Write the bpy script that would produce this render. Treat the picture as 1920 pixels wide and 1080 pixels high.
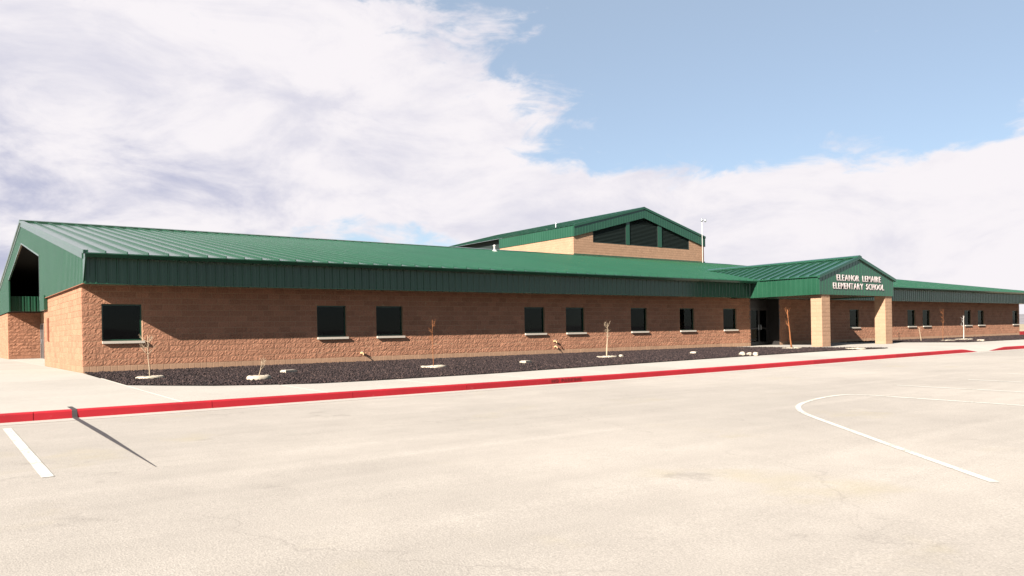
import bpy, math, random
import numpy as np
from mathutils import Vector, Matrix
random.seed(7); RNG = np.random.default_rng(11)
for o in list(bpy.data.objects): bpy.data.objects.remove(o)
scene = bpy.context.scene; COL = scene.collection
R = math.radians

# ------------------------------------------------------------------ camera
cam_d = bpy.data.cameras.new('camera'); cam = bpy.data.objects.new('camera', cam_d); COL.objects.link(cam)
YAW, ROLL, FOC, HY = 37.144, 1.044, 1452.0, 624.54
cam_d.sensor_width = 36.0; cam_d.sensor_fit = 'HORIZONTAL'; cam_d.lens = FOC / 1920 * 36
cam_d.shift_y = (HY - 540) / 1920
cam_d.clip_start = 0.1; cam_d.clip_end = 20000
a = R(YAW); fwd = Vector((math.sin(a), math.cos(a), 0)); rgt = Vector((math.cos(a), -math.sin(a), 0)); up = Vector((0, 0, 1))
t = R(ROLL)
rr = rgt * math.cos(t) - up * math.sin(t); uu = rgt * math.sin(t) + up * math.cos(t)
m = Matrix((rr, uu, -fwd)).transposed().to_4x4(); m.translation = (-4.023, -28.208, 1.038)
cam.matrix_world = m
scene.camera = cam

# ------------------------------------------------------------------ light
SUN = Vector((3.05, 1.018, -1.83)).normalized()              # direction the light travels
SUN_EL = math.asin(-SUN.z); SUN_AZ = math.atan2(-SUN.x, -SUN.y)
sl = bpy.data.lights.new('sun', 'SUN'); sl.energy = 5.0; sl.angle = R(0.5); sl.color = (1.0, 0.94, 0.86)
so = bpy.data.objects.new('sun', sl); COL.objects.link(so)
so.rotation_euler = SUN.to_track_quat('-Z', 'Y').to_euler()
scene.view_settings.view_transform = 'Standard'; scene.view_settings.look = 'None'
scene.view_settings.exposure = 2.0; scene.view_settings.gamma = 1.0; scene.view_settings.use_curve_mapping = False

# node helpers
class NT:
    def __init__(s, tree): s.t = tree; s.n = tree.nodes; s.l = tree.links
    def new(s, typ, **kw):
        n = s.n.new(typ)
        for k, v in kw.items(): setattr(n, k, v)
        return n
    def put(s, sock, v):
        if v is None: return
        if hasattr(v, 'is_output'): s.l.new(v, sock)
        else: sock.default_value = v
    def math(s, op, a=None, b=None, c=None, clamp=False):
        n = s.new('ShaderNodeMath', operation=op, use_clamp=clamp)
        for i, v in enumerate((a, b, c)): s.put(n.inputs[i], v)
        return n.outputs[0]
    def mix(s, f, a, b, blend='MIX'):
        n = s.new('ShaderNodeMix', data_type='RGBA', blend_type=blend)
        s.put(n.inputs[0], f); s.put(n.inputs[6], a); s.put(n.inputs[7], b); return n.outputs[2]
    def noise(s, vec, scale, detail=4, rough=0.55, dist=0.0):
        n = s.new('ShaderNodeTexNoise'); s.put(n.inputs['Vector'], vec); n.inputs['Scale'].default_value = scale
        n.inputs['Detail'].default_value = detail; n.inputs['Roughness'].default_value = rough; n.inputs['Distortion'].default_value = dist
        return n.outputs[0]
    def ramp(s, f, a, b, lo=0.0, hi=1.0, interp='SMOOTHSTEP'):
        n = s.new('ShaderNodeMapRange', interpolation_type=interp); s.put(n.inputs[0], f)
        n.inputs[1].default_value = a; n.inputs[2].default_value = b; n.inputs[3].default_value = lo; n.inputs[4].default_value = hi
        return n.outputs[0]

# ------------------------------------------------------------------ sky
w = bpy.data.worlds.new('World'); scene.world = w; w.use_nodes = True; w.node_tree.nodes.clear()
N = NT(w.node_tree)
sky = N.new('ShaderNodeTexSky', sky_type='NISHITA', sun_disc=False); sky.sun_elevation = SUN_EL; sky.sun_rotation = SUN_AZ
sky.altitude = 1200; sky.air_density = 1.0; sky.dust_density = 0.6; sky.ozone_density = 1.6
tc = N.new('ShaderNodeTexCoord'); dirv = tc.outputs['Generated']
sp = N.new('ShaderNodeSeparateXYZ'); N.l.new(dirv, sp.inputs[0])
az = N.math('MULTIPLY', N.math('ARCTAN2', sp.outputs[0], sp.outputs[1]), 57.29578)
el = N.math('MULTIPLY', N.math('ARCSINE', sp.outputs[2]), 57.29578)
def blob(a0, e0, ra, re):
    x = N.math('DIVIDE', N.math('SUBTRACT', az, a0), ra); y = N.math('DIVIDE', N.math('SUBTRACT', el, e0), re)
    r2 = N.math('ADD', N.math('MULTIPLY', x, x), N.math('MULTIPLY', y, y))
    return N.ramp(r2, 1.0, 0.0)
mp = N.new('ShaderNodeMapping'); mp.inputs['Scale'].default_value = (1.0, 1.0, 2.3); N.l.new(dirv, mp.inputs[0])
n1 = N.noise(mp.outputs[0], 4.2, 10, 0.58, 0.3)
n2 = N.noise(mp.outputs[0], 13.0, 9, 0.62, 0.5)
bias = -0.15
def addb(b, v, k): return N.math('ADD', b, N.math('MULTIPLY', v, k))
b = N.math('ADD', N.math('MULTIPLY', N.math('SUBTRACT', n1, 0.5), 1.0), N.math('MULTIPLY', N.math('SUBTRACT', n2, 0.5), 0.80))
b = N.math('ADD', b, bias)
b = addb(b, blob(6, 13, 46, 18), 0.60)             # broken deck over the left half
b = addb(b, blob(55, 18.5, 20, 9.0), -0.26)        # open blue
b = addb(b, blob(58, 2.5, 30, 10.5), 0.80)          # cumulus bank low on the right
b = addb(b, blob(76, 8, 14, 9.0), 0.35)
b = addb(b, blob(39, 8.5, 13, 4.5), 0.28)
b = addb(b, blob(27, 6.4, 14, 3.0), -0.40)         # low blue gap
cover = N.ramp(b, -0.10, 0.15)
sh = N.math('ADD', N.math('MULTIPLY', N.noise(mp.outputs[0], 5.0, 8, 0.6, 0.5), 0.8), N.math('MULTIPLY', n2, 0.2))
shade = N.math('MULTIPLY', N.ramp(sh, 0.42, 0.68), N.math('ADD', 0.50, N.math('SUBTRACT', N.math('MULTIPLY', blob(2, 9, 26, 9), 0.55), N.math('MULTIPLY', blob(60, 7, 26, 12), 0.06))), clamp=True)
cloud = N.mix(shade, (4.75, 4.55, 4.7, 1), (2.5, 2.6, 3.4, 1))
skyb = N.mix(0.6, sky.outputs[0], (2.35, 2.75, 3.15, 1))
skyc = N.mix(cover, skyb, cloud)
bg = N.new('ShaderNodeBackground'); N.l.new(skyc, bg.inputs[0]); bg.inputs[1].default_value = 0.050
wo = N.new('ShaderNodeOutputWorld'); N.l.new(bg.outputs[0], wo.inputs[0])

# ------------------------------------------------------------------ materials
MAT = {}
def material(name):
    mt = bpy.data.materials.new(name); mt.use_nodes = True; mt.node_tree.nodes.clear()
    n = NT(mt.node_tree); p = n.new('ShaderNodeBsdfPrincipled'); o = n.new('ShaderNodeOutputMaterial'); n.l.new(p.outputs[0], o.inputs[0])
    MAT[name] = mt; return mt, n, p
def objcoord(n): return n.new('ShaderNodeNewGeometry').outputs['Position']
def bump(n, p, hgt, strength, dist):
    b = n.new('ShaderNodeBump'); b.inputs['Strength'].default_value = strength; b.inputs['Distance'].default_value = dist
    n.l.new(hgt, b.inputs['Height']); n.l.new(b.outputs[0], p.inputs['Normal'])
def vmul(n, col, f, lo, hi):          # multiply colour by a ramped factor
    v = n.ramp(f, 0.0, 1.0, lo, hi, 'LINEAR'); c = n.new('ShaderNodeCombineColor')
    for i in range(3): n.l.new(v, c.inputs[i])
    return n.mix(1.0, col, c.outputs[0], 'MULTIPLY')
def simple(name, col, rough=0.6, var=0.12, scale=8.0, spec=0.4, metal=0.0, bmp=0.0):
    mt, n, p = material(name); pos = objcoord(n); f = n.noise(pos, scale, 5, 0.6)
    n.l.new(vmul(n, (*col, 1), f, 1 - var * 1.6, 1 + var * 1.6), p.inputs['Base Color'])
    p.inputs['Roughness'].default_value = rough; p.inputs['Specular IOR Level'].default_value = spec; p.inputs['Metallic'].default_value = metal
    if bmp: bump(n, p, n.noise(pos, scale * 6, 4), 1.0, bmp)
    return mt
def masonry(name, colA, colB, bmp, spread=0.22):
    mt, n, p = material(name); g = n.new('ShaderNodeNewGeometry'); pos = g.outputs['Position']
    isl = g.outputs['Random Per Island']; ob = n.new('ShaderNodeObjectInfo').outputs['Random']
    rnd = n.math('FRACT', n.math('ADD', isl, ob))
    f1 = n.noise(pos, 26, 6, 0.65); f2 = n.noise(pos, 1.1, 3, 0.5); f3 = n.noise(pos, 90, 3, 0.6)
    c = n.mix(n.ramp(f1, 0.3, 0.7), (*colA, 1), (*colB, 1))
    c = vmul(n, c, rnd, 1 - spread, 1 + spread); c = vmul(n, c, f2, 0.86, 1.14); c = vmul(n, c, f3, 0.75, 1.25)
    n.l.new(c, p.inputs['Base Color']); p.inputs['Roughness'].default_value = 0.95; p.inputs['Specular IOR Level'].default_value = 0.15
    hgt = n.math('ADD', f1, n.math('MULTIPLY', f3, 0.5)); bump(n, p, hgt, 1.0, bmp)
    return mt
masonry('split_block', (0.2022, 0.09062, 0.05183), (0.2798, 0.1405, 0.08785), 0.012, 0.11)
masonry('smooth_block', (0.2345, 0.1375, 0.08418), (0.2643, 0.1615, 0.1047), 0.003, 0.05)
simple('mortar', (0.2871, 0.1827, 0.1131), 0.95, 0.10, 14, 0.1)
simple('sill_concrete', (0.3289, 0.287, 0.2392), 0.85, 0.08, 20, 0.2, bmp=0.002)
def green(name, col, rough, chalk=0.5):
    mt, n, p = material(name); pos = objcoord(n)
    f = n.noise(pos, 0.7, 4, 0.6); g = n.noise(pos, 35, 3, 0.6)
    ob = n.new('ShaderNodeObjectInfo').outputs['Random']
    c = vmul(n, (*col, 1), f, 0.82, 1.18); c = vmul(n, c, g, 0.93, 1.07); c = vmul(n, c, ob, 0.94, 1.06)
    n.l.new(c, p.inputs['Base Color']); n.l.new(n.ramp(f, 0.3, 0.7, rough - 0.06, rough + 0.08), p.inputs['Roughness'])
    p.inputs['Specular IOR Level'].default_value = chalk; p.inputs['Coat Weight'].default_value = 1.0; p.inputs['Coat IOR'].default_value = 1.40; p.inputs['Coat Roughness'].default_value = 0.18
    bump(n, p, n.noise(pos, 2.2, 2, 0.5), 0.08, 0.004)
    return mt
green('green_metal', (0.0090, 0.043, 0.0225), 0.45, 0.1)
green('green_roof', (0.0090, 0.043, 0.0225), 0.45, 0.1)
green('green_gable', (0.0090, 0.043, 0.0225), 0.45, 0.1)
simple('dark_shade_steel', (0.012, 0.012, 0.011), 0.8, 0.1, 3, 0.2)  # near-black, so the void behind the gable cut-out keeps its deep shade
simple('frame_green', (0.005, 0.032, 0.018), 0.35, 0.05, 3)
simple('frame_bronze', (0.018, 0.016, 0.015), 0.35, 0.05, 3)
simple('louvre_shade_black', (0.012, 0.018, 0.016), 0.6, 0.1, 5, 0.25)
simple('room_dark', (0.045, 0.04, 0.036), 0.9, 0.2, 1)
simple('metal_bright', (0.55, 0.55, 0.54), 0.35, 0.05, 5, 0.5, 0.9)
simple('white_paint', (0.3588, 0.3409, 0.3109), 0.55, 0.05, 9)
simple('letter_white', (0.36, 0.3014, 0.2932), 0.5, 0.03, 9)
simple('brass', (0.42, 0.25, 0.12), 0.5, 0.1, 9, 0.5)
simple('bark_pale', (0.2691, 0.2033, 0.1375), 0.9, 0.2, 30, 0.2)
simple('bark_brown', (0.1794, 0.06577, 0.02392), 0.9, 0.25, 30, 0.2)
simple('ring_pale', (0.2751, 0.2332, 0.1794), 0.9, 0.15, 12, 0.2, bmp=0.004)
simple('rust_panel', (0.1674, 0.0598, 0.02989), 0.7, 0.12, 9)
simple('stencil_black', (0.10, 0.012, 0.012), 0.8, 0.3, 30, 0.2)
# tinted window glass: dark see-through pane with a real reflection
mt, n, p = material('window_glass'); n.n.remove(p); o = n.n[0]
tr = n.new('ShaderNodeBsdfTransparent'); tr.inputs[0].default_value = (0.30, 0.31, 0.30, 1)
gl = n.new('ShaderNodeBsdfGlossy'); gl.inputs['Roughness'].default_value = 0.02; gl.inputs[0].default_value = (0.35, 0.36, 0.36, 1)
fr = n.new('ShaderNodeFresnel'); fr.inputs[0].default_value = 1.45
mx = n.new('ShaderNodeMixShader'); n.l.new(fr.outputs[0], mx.inputs[0]); n.l.new(tr.outputs[0], mx.inputs[1]); n.l.new(gl.outputs[0], mx.inputs[2]); n.l.new(mx.outputs[0], o.inputs[0])
# concrete paving
mt, n, p = material('concrete'); pos = objcoord(n); ob = n.new('ShaderNodeObjectInfo').outputs['Random']
f1 = n.noise(pos, 0.45, 5, 0.6); f2 = n.noise(pos, 7, 6, 0.65); f3 = n.noise(pos, 120, 2, 0.6)
c = vmul(n, (0.281, 0.2541, 0.2212, 1), f1, 0.86, 1.14); c = vmul(n, c, f2, 0.90, 1.10); c = vmul(n, c, f3, 0.90, 1.10); c = vmul(n, c, ob, 0.955, 1.045)
n.l.new(c, p.inputs['Base Color']); p.inputs['Roughness'].default_value = 0.9; p.inputs['Specular IOR Level'].default_value = 0.2; bump(n, p, n.math('ADD', f2, f3), 0.5, 0.004)
# pale worn asphalt
mt, n, p = material('pale_asphalt'); pos = objcoord(n)
f1 = n.noise(pos, 0.09, 5, 0.55); f2 = n.noise(pos, 1.3, 6, 0.65); f3 = n.noise(pos, 55, 3, 0.7)
vo = n.new('ShaderNodeTexVoronoi'); n.l.new(pos, vo.inputs[0]); vo.inputs['Scale'].default_value = 70
st = n.new('ShaderNodeMapping'); st.inputs['Scale'].default_value = (0.10, 1.6, 1); st.inputs['Rotation'].default_value = (0, 0, R(7)); n.l.new(pos, st.inputs[0])
f4 = n.noise(st.outputs[0], 1.0, 5, 0.6, 0.4)
c = n.mix(n.ramp(f1, 0.40, 0.60), (0.2399, 0.2143, 0.186, 1), (0.2744, 0.2444, 0.2115, 1))
c = vmul(n, c, f2, 0.86, 1.14); c = vmul(n, c, f3, 0.58, 1.42); c = vmul(n, c, vo.outputs[0], 0.90, 1.12)
c = vmul(n, c, f4, 0.86, 1.14)
ye = n.ramp(n.noise(pos, 0.5, 4, 0.6), 0.60, 0.78); c = n.mix(n.math('MULTIPLY', ye, 0.35), c, (0.2631, 0.2242, 0.1375, 1))
sx = n.new('ShaderNodeSeparateXYZ'); n.l.new(pos, sx.inputs[0])
oil = n.ramp(n.noise(pos, 0.8, 5, 0.65), 0.64, 0.74); c = n.mix(n.math('MULTIPLY', oil, 0.28), c, (0.1016, 0.0897, 0.07773, 1))
# hairline cracks, a few tar-filled, and dark aggregate specks
wv = n.new('ShaderNodeVectorMath', operation='ADD'); wn = n.new('ShaderNodeTexNoise'); wn.inputs['Scale'].default_value = 0.9; wn.inputs['Detail'].default_value = 6; n.l.new(pos, wn.inputs['Vector'])
ws = n.new('ShaderNodeVectorMath', operation='SCALE'); n.l.new(wn.outputs[1], ws.inputs[0]); ws.inputs['Scale'].default_value = 1.6; n.l.new(pos, wv.inputs[0]); n.l.new(ws.outputs[0], wv.inputs[1])
ck = n.new('ShaderNodeTexVoronoi', feature='DISTANCE_TO_EDGE'); n.l.new(wv.outputs[0], ck.inputs[0]); ck.inputs['Scale'].default_value = 0.16
crack = n.math('MULTIPLY', n.ramp(ck.outputs[0], 0.0035, 0.0012), n.ramp(n.noise(pos, 0.25, 3), 0.46, 0.56))
c = n.mix(n.math('MULTIPLY', crack, 0.13), c, (0.06, 0.05, 0.045, 1))
sk = n.ramp(n.noise(pos, 38, 2, 0.8), 0.66, 0.74); c = n.mix(n.math('MULTIPLY', sk, 0.6), c, (0.09, 0.08, 0.07, 1))
n.l.new(c, p.inputs['Base Color']); p.inputs['Roughness'].default_value = 0.95; p.inputs['Specular IOR Level'].default_value = 0.15
bump(n, p, n.math('ADD', f3, n.math('MULTIPLY', vo.outputs[0], 1.2)), 0.5, 0.003)
# kerb paint, worn at the edges
mt, n, p = material('red_paint'); pos = objcoord(n); ob = n.new('ShaderNodeObjectInfo').outputs['Random']
f2 = n.noise(pos, 9, 7, 0.72); f1 = n.noise(pos, 1.2, 4)
c = vmul(n, (0.225, 0.0065, 0.011, 1), f1, 0.70, 1.30); c = vmul(n, c, ob, 0.88, 1.12)
c = n.mix(n.math('MULTIPLY', n.ramp(f2, 0.62, 0.74), 0.5), c, (0.287, 0.1674, 0.1435, 1))
sm = n.new('ShaderNodeMapping'); sm.inputs['Scale'].default_value = (0.8, 1, 22); n.l.new(pos, sm.inputs[0])
scuff = n.ramp(n.noise(sm.outputs[0], 1.6, 6, 0.7), 0.60, 0.70); c = n.mix(n.math('MULTIPLY', scuff, 0.55), c, (0.05, 0.012, 0.012, 1))
n.l.new(c, p.inputs['Base Color']); p.inputs['Roughness'].default_value = 0.7; p.inputs['Specular IOR Level'].default_value = 0.25; bump(n, p, f2, 0.5, 0.003)
# road paint
mt, n, p = material('line_paint'); pos = objcoord(n); f2 = n.noise(pos, 22, 7, 0.75); f3 = n.noise(pos, 1.6, 3)
c = n.mix(n.ramp(n.math('ADD', f2, n.math('MULTIPLY', f3, 0.35)), 0.66, 0.82), (0.4162, 0.3947, 0.3516, 1), (0.2392, 0.2152, 0.1734, 1))
n.l.new(c, p.inputs['Base Color']); p.inputs['Roughness'].default_value = 0.8; p.inputs['Specular IOR Level'].default_value = 0.2
simple('tar', (0.03848, 0.03299, 0.03299), 0.7, 0.3, 9, 0.3, bmp=0.003)
# lava gravel
mt, n, p = material('lava_gravel'); g = n.new('ShaderNodeNewGeometry'); pos = g.outputs['Position']
cr = n.new('ShaderNodeValToRGB'); n.l.new(g.outputs['Random Per Island'], cr.inputs[0])
E_ = cr.color_ramp.elements; E_[0].position = 0; E_[0].color = (0.009075, 0.006186, 0.006186, 1); E_[1].position = 1; E_[1].color = (0.0567, 0.03712, 0.03093, 1)
e = E_.new(0.5); e.color = (0.01905, 0.01237, 0.01196, 1); e = E_.new(0.85); e.color = (0.03085, 0.01897, 0.01732, 1)
n.l.new(vmul(n, cr.outputs[0], n.noise(pos, 60, 4), 0.7, 1.3), p.inputs['Base Color']); p.inputs['Roughness'].default_value = 0.95; p.inputs['Specular IOR Level'].default_value = 0.2
simple('bed_soil', (0.01464, 0.01088, 0.01005), 0.95, 0.35, 40, 0.1, bmp=0.02)
# desert
mt, n, p = material('desert'); pos = objcoord(n); f1 = n.noise(pos, 0.05, 6, 0.6); f2 = n.noise(pos, 1.5, 6, 0.7)
c = n.mix(n.ramp(f1, 0.4, 0.65), (0.28, 0.22, 0.15, 1), (0.19, 0.16, 0.105, 1)); c = vmul(n, c, f2, 0.75, 1.25)
n.l.new(c, p.inputs['Base Color']); p.inputs['Roughness'].default_value = 1.0; p.inputs['Specular IOR Level'].default_value = 0.1
simple('hill_rock', (0.15, 0.14, 0.145), 1.0, 0.25, 0.01, 0.1)

# ------------------------------------------------------------------ object helpers
class MB:
    def __init__(s): s.v = []; s.f = []
    def add(s, vs, fs):
        k = len(s.v); s.v += [tuple(q) for q in vs]; s.f += [tuple(i + k for i in f) for f in fs]; return s
    def quad(s, a, b, c, d): return s.add((a, b, c, d), ((0, 1, 2, 3),))
    def poly(s, pts): return s.add(pts, (tuple(range(len(pts))),))
    def box(s, x0, x1, y0, y1, z0, z1):
        v = [(x, y, z) for z in (z0, z1) for y in (y0, y1) for x in (x0, x1)]
        return s.add(v, ((0, 2, 3, 1), (4, 5, 7, 6), (0, 1, 5, 4), (2, 6, 7, 3), (0, 4, 6, 2), (1, 3, 7, 5)))
    def prism(s, pts, d):                       # closed outline extruded along vector d
        n = len(pts); d = Vector(d); top = [tuple(Vector(q) + d) for q in pts]
        s.add(list(pts) + top, [tuple(range(n))[::-1], tuple(range(n, 2 * n))] + [(i, (i + 1) % n, n + (i + 1) % n, n + i) for i in range(n)]); return s
    def tube(s, pts, rad, seg=8, caps=True):
        pts = [Vector(q) for q in pts]; rings = []
        for i, q in enumerate(pts):
            d = (pts[min(i + 1, len(pts) - 1)] - pts[max(i - 1, 0)]).normalized()
            u = d.orthogonal().normalized() if i == 0 else (pu - d * pu.dot(d)).normalized()
            pu = u; v = d.cross(u); r_ = rad[i] if hasattr(rad, '__len__') else rad
            rings.append([q + (u * math.cos(k / seg * math.tau) + v * math.sin(k / seg * math.tau)) * r_ for k in range(seg)])
        vs = [q for r_ in rings for q in r_]; fs = []
        for i in range(len(pts) - 1):
            for k in range(seg): fs.append((i * seg + k, i * seg + (k + 1) % seg, (i + 1) * seg + (k + 1) % seg, (i + 1) * seg + k))
        if caps: fs += [tuple(range(seg))[::-1], tuple(range((len(pts) - 1) * seg, len(pts) * seg))]
        return s.add(vs, fs)
    def lathe(s, c, prof, seg=20):
        vs = [(c[0] + r_ * math.cos(k / seg * math.tau), c[1] + r_ * math.sin(k / seg * math.tau), c[2] + z) for r_, z in prof for k in range(seg)]
        fs = [(i * seg + k, i * seg + (k + 1) % seg, (i + 1) * seg + (k + 1) % seg, (i + 1) * seg + k) for i in range(len(prof) - 1) for k in range(seg)]
        return s.add(vs, fs)
    def mesh(s, name):
        me = bpy.data.meshes.new(name); me.from_pydata(s.v, [], s.f); me.update(); return me
def link(name, me, mat, parent=None, loc=None):
    o = bpy.data.objects.new(name, me); COL.objects.link(o)
    if me is not None and mat and not me.materials: me.materials.append(MAT[mat])
    if parent: o.parent = parent
    if loc: o.location = loc
    return o
def build(mb, name, mat, parent=None, smooth=False):
    me = mb.mesh(name)
    if smooth: me.polygons.foreach_set('use_smooth', [True] * len(me.polygons))
    return link(name, me, mat, parent)
def tag(o, label=None, cat=None, group=None, kind=None):
    if label: o['label'] = label
    if cat: o['category'] = cat
    if group: o['group'] = group
    if kind: o['kind'] = kind
    return o
def empty(name, loc=(0, 0, 0), parent=None):
    o = bpy.data.objects.new(name, None); COL.objects.link(o); o.location = loc
    if parent: o.parent = parent
    return o

# ------------------------------------------------------------------ ground levels
ZE = ([-60, 9, 13, 20, 27, 33, 400], [-.16, -.16, -.12, -.06, -.01, 0, 0])
ZK = ([-60, 12, 18, 27, 35, 400], [-.2, -.2, -.18, -.13, -.1, -.1])
KY = -12.25                                        # kerb face
def hgt(x, y):
    ze = float(np.interp(x, *ZE)); zk = float(np.interp(x, *ZK))
    if y >= 0: return 0.0
    if y > -9.6: return ze * (-y / 9.6)
    return ze + (zk - ze) * min(1, (-y - 9.6) / 2.65)
def hlot(x, y):
    return max(float(np.interp(x, *ZK)) - .15 + .0125 * (y - KY), -.58)
def ramp_k(x):                                     # 1 = full kerb, 0 = flush (wheelchair ramp)
    return float(np.interp(x, [34.3, 35.7, 37.4, 39.2], [1, 0, 0, 1]))

# desert sheet with the raised building pad
xs = [-9000, -3000, -900, -300, -120, -60, -46, -40, -20, 0, 20, 40, 60, 80, 100, 108, 114, 140, 200, 400, 1200, 4000, 9000]
ys = [-9000, -3000, -900, -300, -120, -60, -30, -13, -10, -4, 0, 20, 40, 52, 58, 64, 100, 200, 500, 1500, 4000, 9000]
mb = MB()
for y in ys:
    for x in xs:
        inside = min(np.interp(x, [-46, -40, 108, 114], [0, 1, 1, 0]), np.interp(y, [-13, -4, 58, 64], [0, 1, 1, 0]))
        mb.v.append((x, y, -0.66 + 0.56 * inside))
nx = len(xs)
for j in range(len(ys) - 1):
    for i in range(nx - 1): mb.f.append((j * nx + i, j * nx + i + 1, (j + 1) * nx + i + 1, (j + 1) * nx + i))
tag(build(mb, 'ground', 'desert'), kind='structure')
# distant hills
for (az0, az1, dist, hh, sd) in ((-30, 50, 6500, 150, 1), (45, 120, 5200, 190, 2), (110, 200, 6000, 120, 5)):
    mb = MB(); rg = random.Random(sd); K = 70; ph = [rg.uniform(0, 6.28) for _ in range(6)]
    for i in range(K + 1):
        q = i / K; A = R(az0 + (az1 - az0) * q); e = math.sin(math.pi * q) ** 0.6
        hz = hh * e * (0.45 + 0.22 * math.sin(5 * q + ph[0]) + 0.16 * math.sin(13 * q + ph[1]) + 0.10 * math.sin(31 * q + ph[2]) + 0.06 * math.sin(67 * q + ph[3]))
        for d_, z_ in ((dist, -2), (dist + 500, hz * 0.5), (dist + 1000, hz), (dist + 2200, -2)):
            mb.v.append((math.sin(A) * d_, math.cos(A) * d_, z_))
    for i in range(K):
        for k in range(3): mb.f.append((i * 4 + k, i * 4 + k + 1, (i + 1) * 4 + k + 1, (i + 1) * 4 + k))
    tag(build(mb, 'hills', 'hill_rock', smooth=True), kind='structure')

# parking lot
xs = list(np.arange(-60, 111, 3.0)); ysl = [-75, -60, -45, -38, -33, -28, -24, -20, -16, KY - 0.47]
mb = MB()
for y in ysl:
    for x in xs: mb.v.append((x, y, hlot(x, y)))
nx = len(xs)
for j in range(len(ysl) - 1):
    for i in range(nx - 1): mb.f.append((j * nx + i, j * nx + i + 1, (j + 1) * nx + i + 1, (j + 1) * nx + i))
lot = tag(build(mb, 'parking_lot', 'pale_asphalt'), kind='structure')
# gutter pan
mb = MB(); xg = list(np.arange(-60, 111, 3.0))
for i in range(len(xg) - 1):
    x0, x1 = xg[i], xg[i + 1]
    mb.quad((x0, KY - .47, hlot(x0, KY - .47) + .003), (x1, KY - .47, hlot(x1, KY - .47) + .003), (x1, KY + .05, hlot(x1, KY)), (x0, KY + .05, hlot(x0, KY)))
tag(build(mb, 'gutter', 'concrete'), kind='structure')
# painted lines
def strip(pts, wd, name, mat, parent, dz=0.005, hf=hlot):
    mb = MB(); P = [Vector(q).to_2d() for q in pts]; L = []; Rr = []
    for i, q in enumerate(P):
        d = (P[min(i + 1, len(P) - 1)] - P[max(i - 1, 0)]).normalized(); nn = Vector((-d.y, d.x)) * wd / 2
        L.append(q + nn); Rr.append(q - nn)
    for i in range(len(P) - 1):
        mb.quad(*[(q.x, q.y, hf(q.x, q.y) + dz) for q in (Rr[i], Rr[i + 1], L[i + 1], L[i])])
    return build(mb, name, mat, parent)
def dens(p0, p1, n): return [(p0[0] + (p1[0] - p0[0]) * i / n, p0[1] + (p1[1] - p0[1]) * i / n) for i in range(n + 1)]
def catmull(P, n=8):
    P = [Vector(q) for q in P]; P = [P[0] * 2 - P[1]] + P + [P[-1] * 2 - P[-2]]; out = []
    for i in range(1, len(P) - 2):
        for k in range(n):
            t = k / n; a, b, c, d = P[i - 1], P[i], P[i + 1], P[i + 2]
            out.append(0.5 * ((2 * b) + (c - a) * t + (2 * a - 5 * b + 4 * c - d) * t * t + (3 * b - a - 3 * c + d) * t ** 3))
    return out + [P[-2]]
curve = catmull([(4.3, -25.0), (5.35, -23.75), (6.44, -22.48), (7.2, -21.6), (8.12, -20.56), (8.86, -19.95), (9.65, -19.54), (10.78, -19.22), (11.6, -19.12), (12.0, -19.22), (12.14, -19.6)])
strip(curve, 0.095, 'painted_line', 'line_paint', lot)
strip(dens((12.14, -19.6), (12.14, -24.6), 8), 0.12, 'painted_line', 'line_paint', lot)
for k, x in enumerate((15.04, 17.95, 20.9, 23.9, 26.9, 29.9)):
    strip(dens((x, -18.7 - (0.45 if k == 1 else 0.3 if k else 0)), (x, -24.5), 8), 0.12, 'painted_line', 'line_paint', lot)
for x in (-2.99, -6.0, -9.05): strip(dens((x, -13.22), (x, -18.5), 8), 0.12, 'painted_line', 'line_paint', lot)

# pavement slabs
pave = tag(empty('pavement'), kind='structure')
def bed1_front(x):
    return float(np.interp(x, [-.07, .65, 1.66, 2.77, 3.95, 5.4, 13, 21, 29, 32.4], [-6.51, -7.39, -8.4, -9.03, -9.52, -9.6, -9.5, -9.42, -9.4, -9.72]))
def slab(x0, x1, y0, y1, zf, gap=0.004):
    mb = MB(); T = 0.10
    c = [(x0 + gap, y0 + gap), (x1 - gap, y0 + gap), (x1 - gap, y1 - gap), (x0 + gap, y1 - gap)]
    e = 0.008
    ci = [(x0 + gap + e, y0 + gap + e), (x1 - gap - e, y0 + gap + e), (x1 - gap - e, y1 - gap - e), (x0 + gap + e, y1 - gap - e)]
    top = [(x, y, zf(x, y)) for x, y in ci]; sh_ = [(x, y, zf(x, y) - 0.007) for x, y in c]; bot = [(x, y, zf(x, y) - T) for x, y in c]
    mb.add(top + sh_ + bot, [(0, 1, 2, 3)] + [(4 + i, 4 + (i + 1) % 4, (i + 1) % 4, i) for i in range(4)] + [(8 + i, 8 + (i + 1) % 4, 4 + (i + 1) % 4, 4 + i) for i in range(4)])
    return build(mb, 'slab', 'concrete', pave)
def zwalk(x, y):                                   # pavement dips to the lot at the ramp
    z = hgt(x, y); k = ramp_k(x)
    if k < 1 and y < -10.4: z -= (1 - k) * 0.15 * min(1, (-10.4 - y) / 1.7)
    return z
xg = list(np.arange(-30, 61, 3.048))
breaks = sorted(set([round(v, 3) for v in np.arange(-30.3, 0, 3.03)] + [0.0] + [round(3.048 * k, 3) for k in range(1, 11)] + [32.4, 34.3, 35.7, 37.4, 39.2, 42.0, 45.0] + [round(45 + 3.048 * k, 3) for k in range(1, 16)]))
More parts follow.
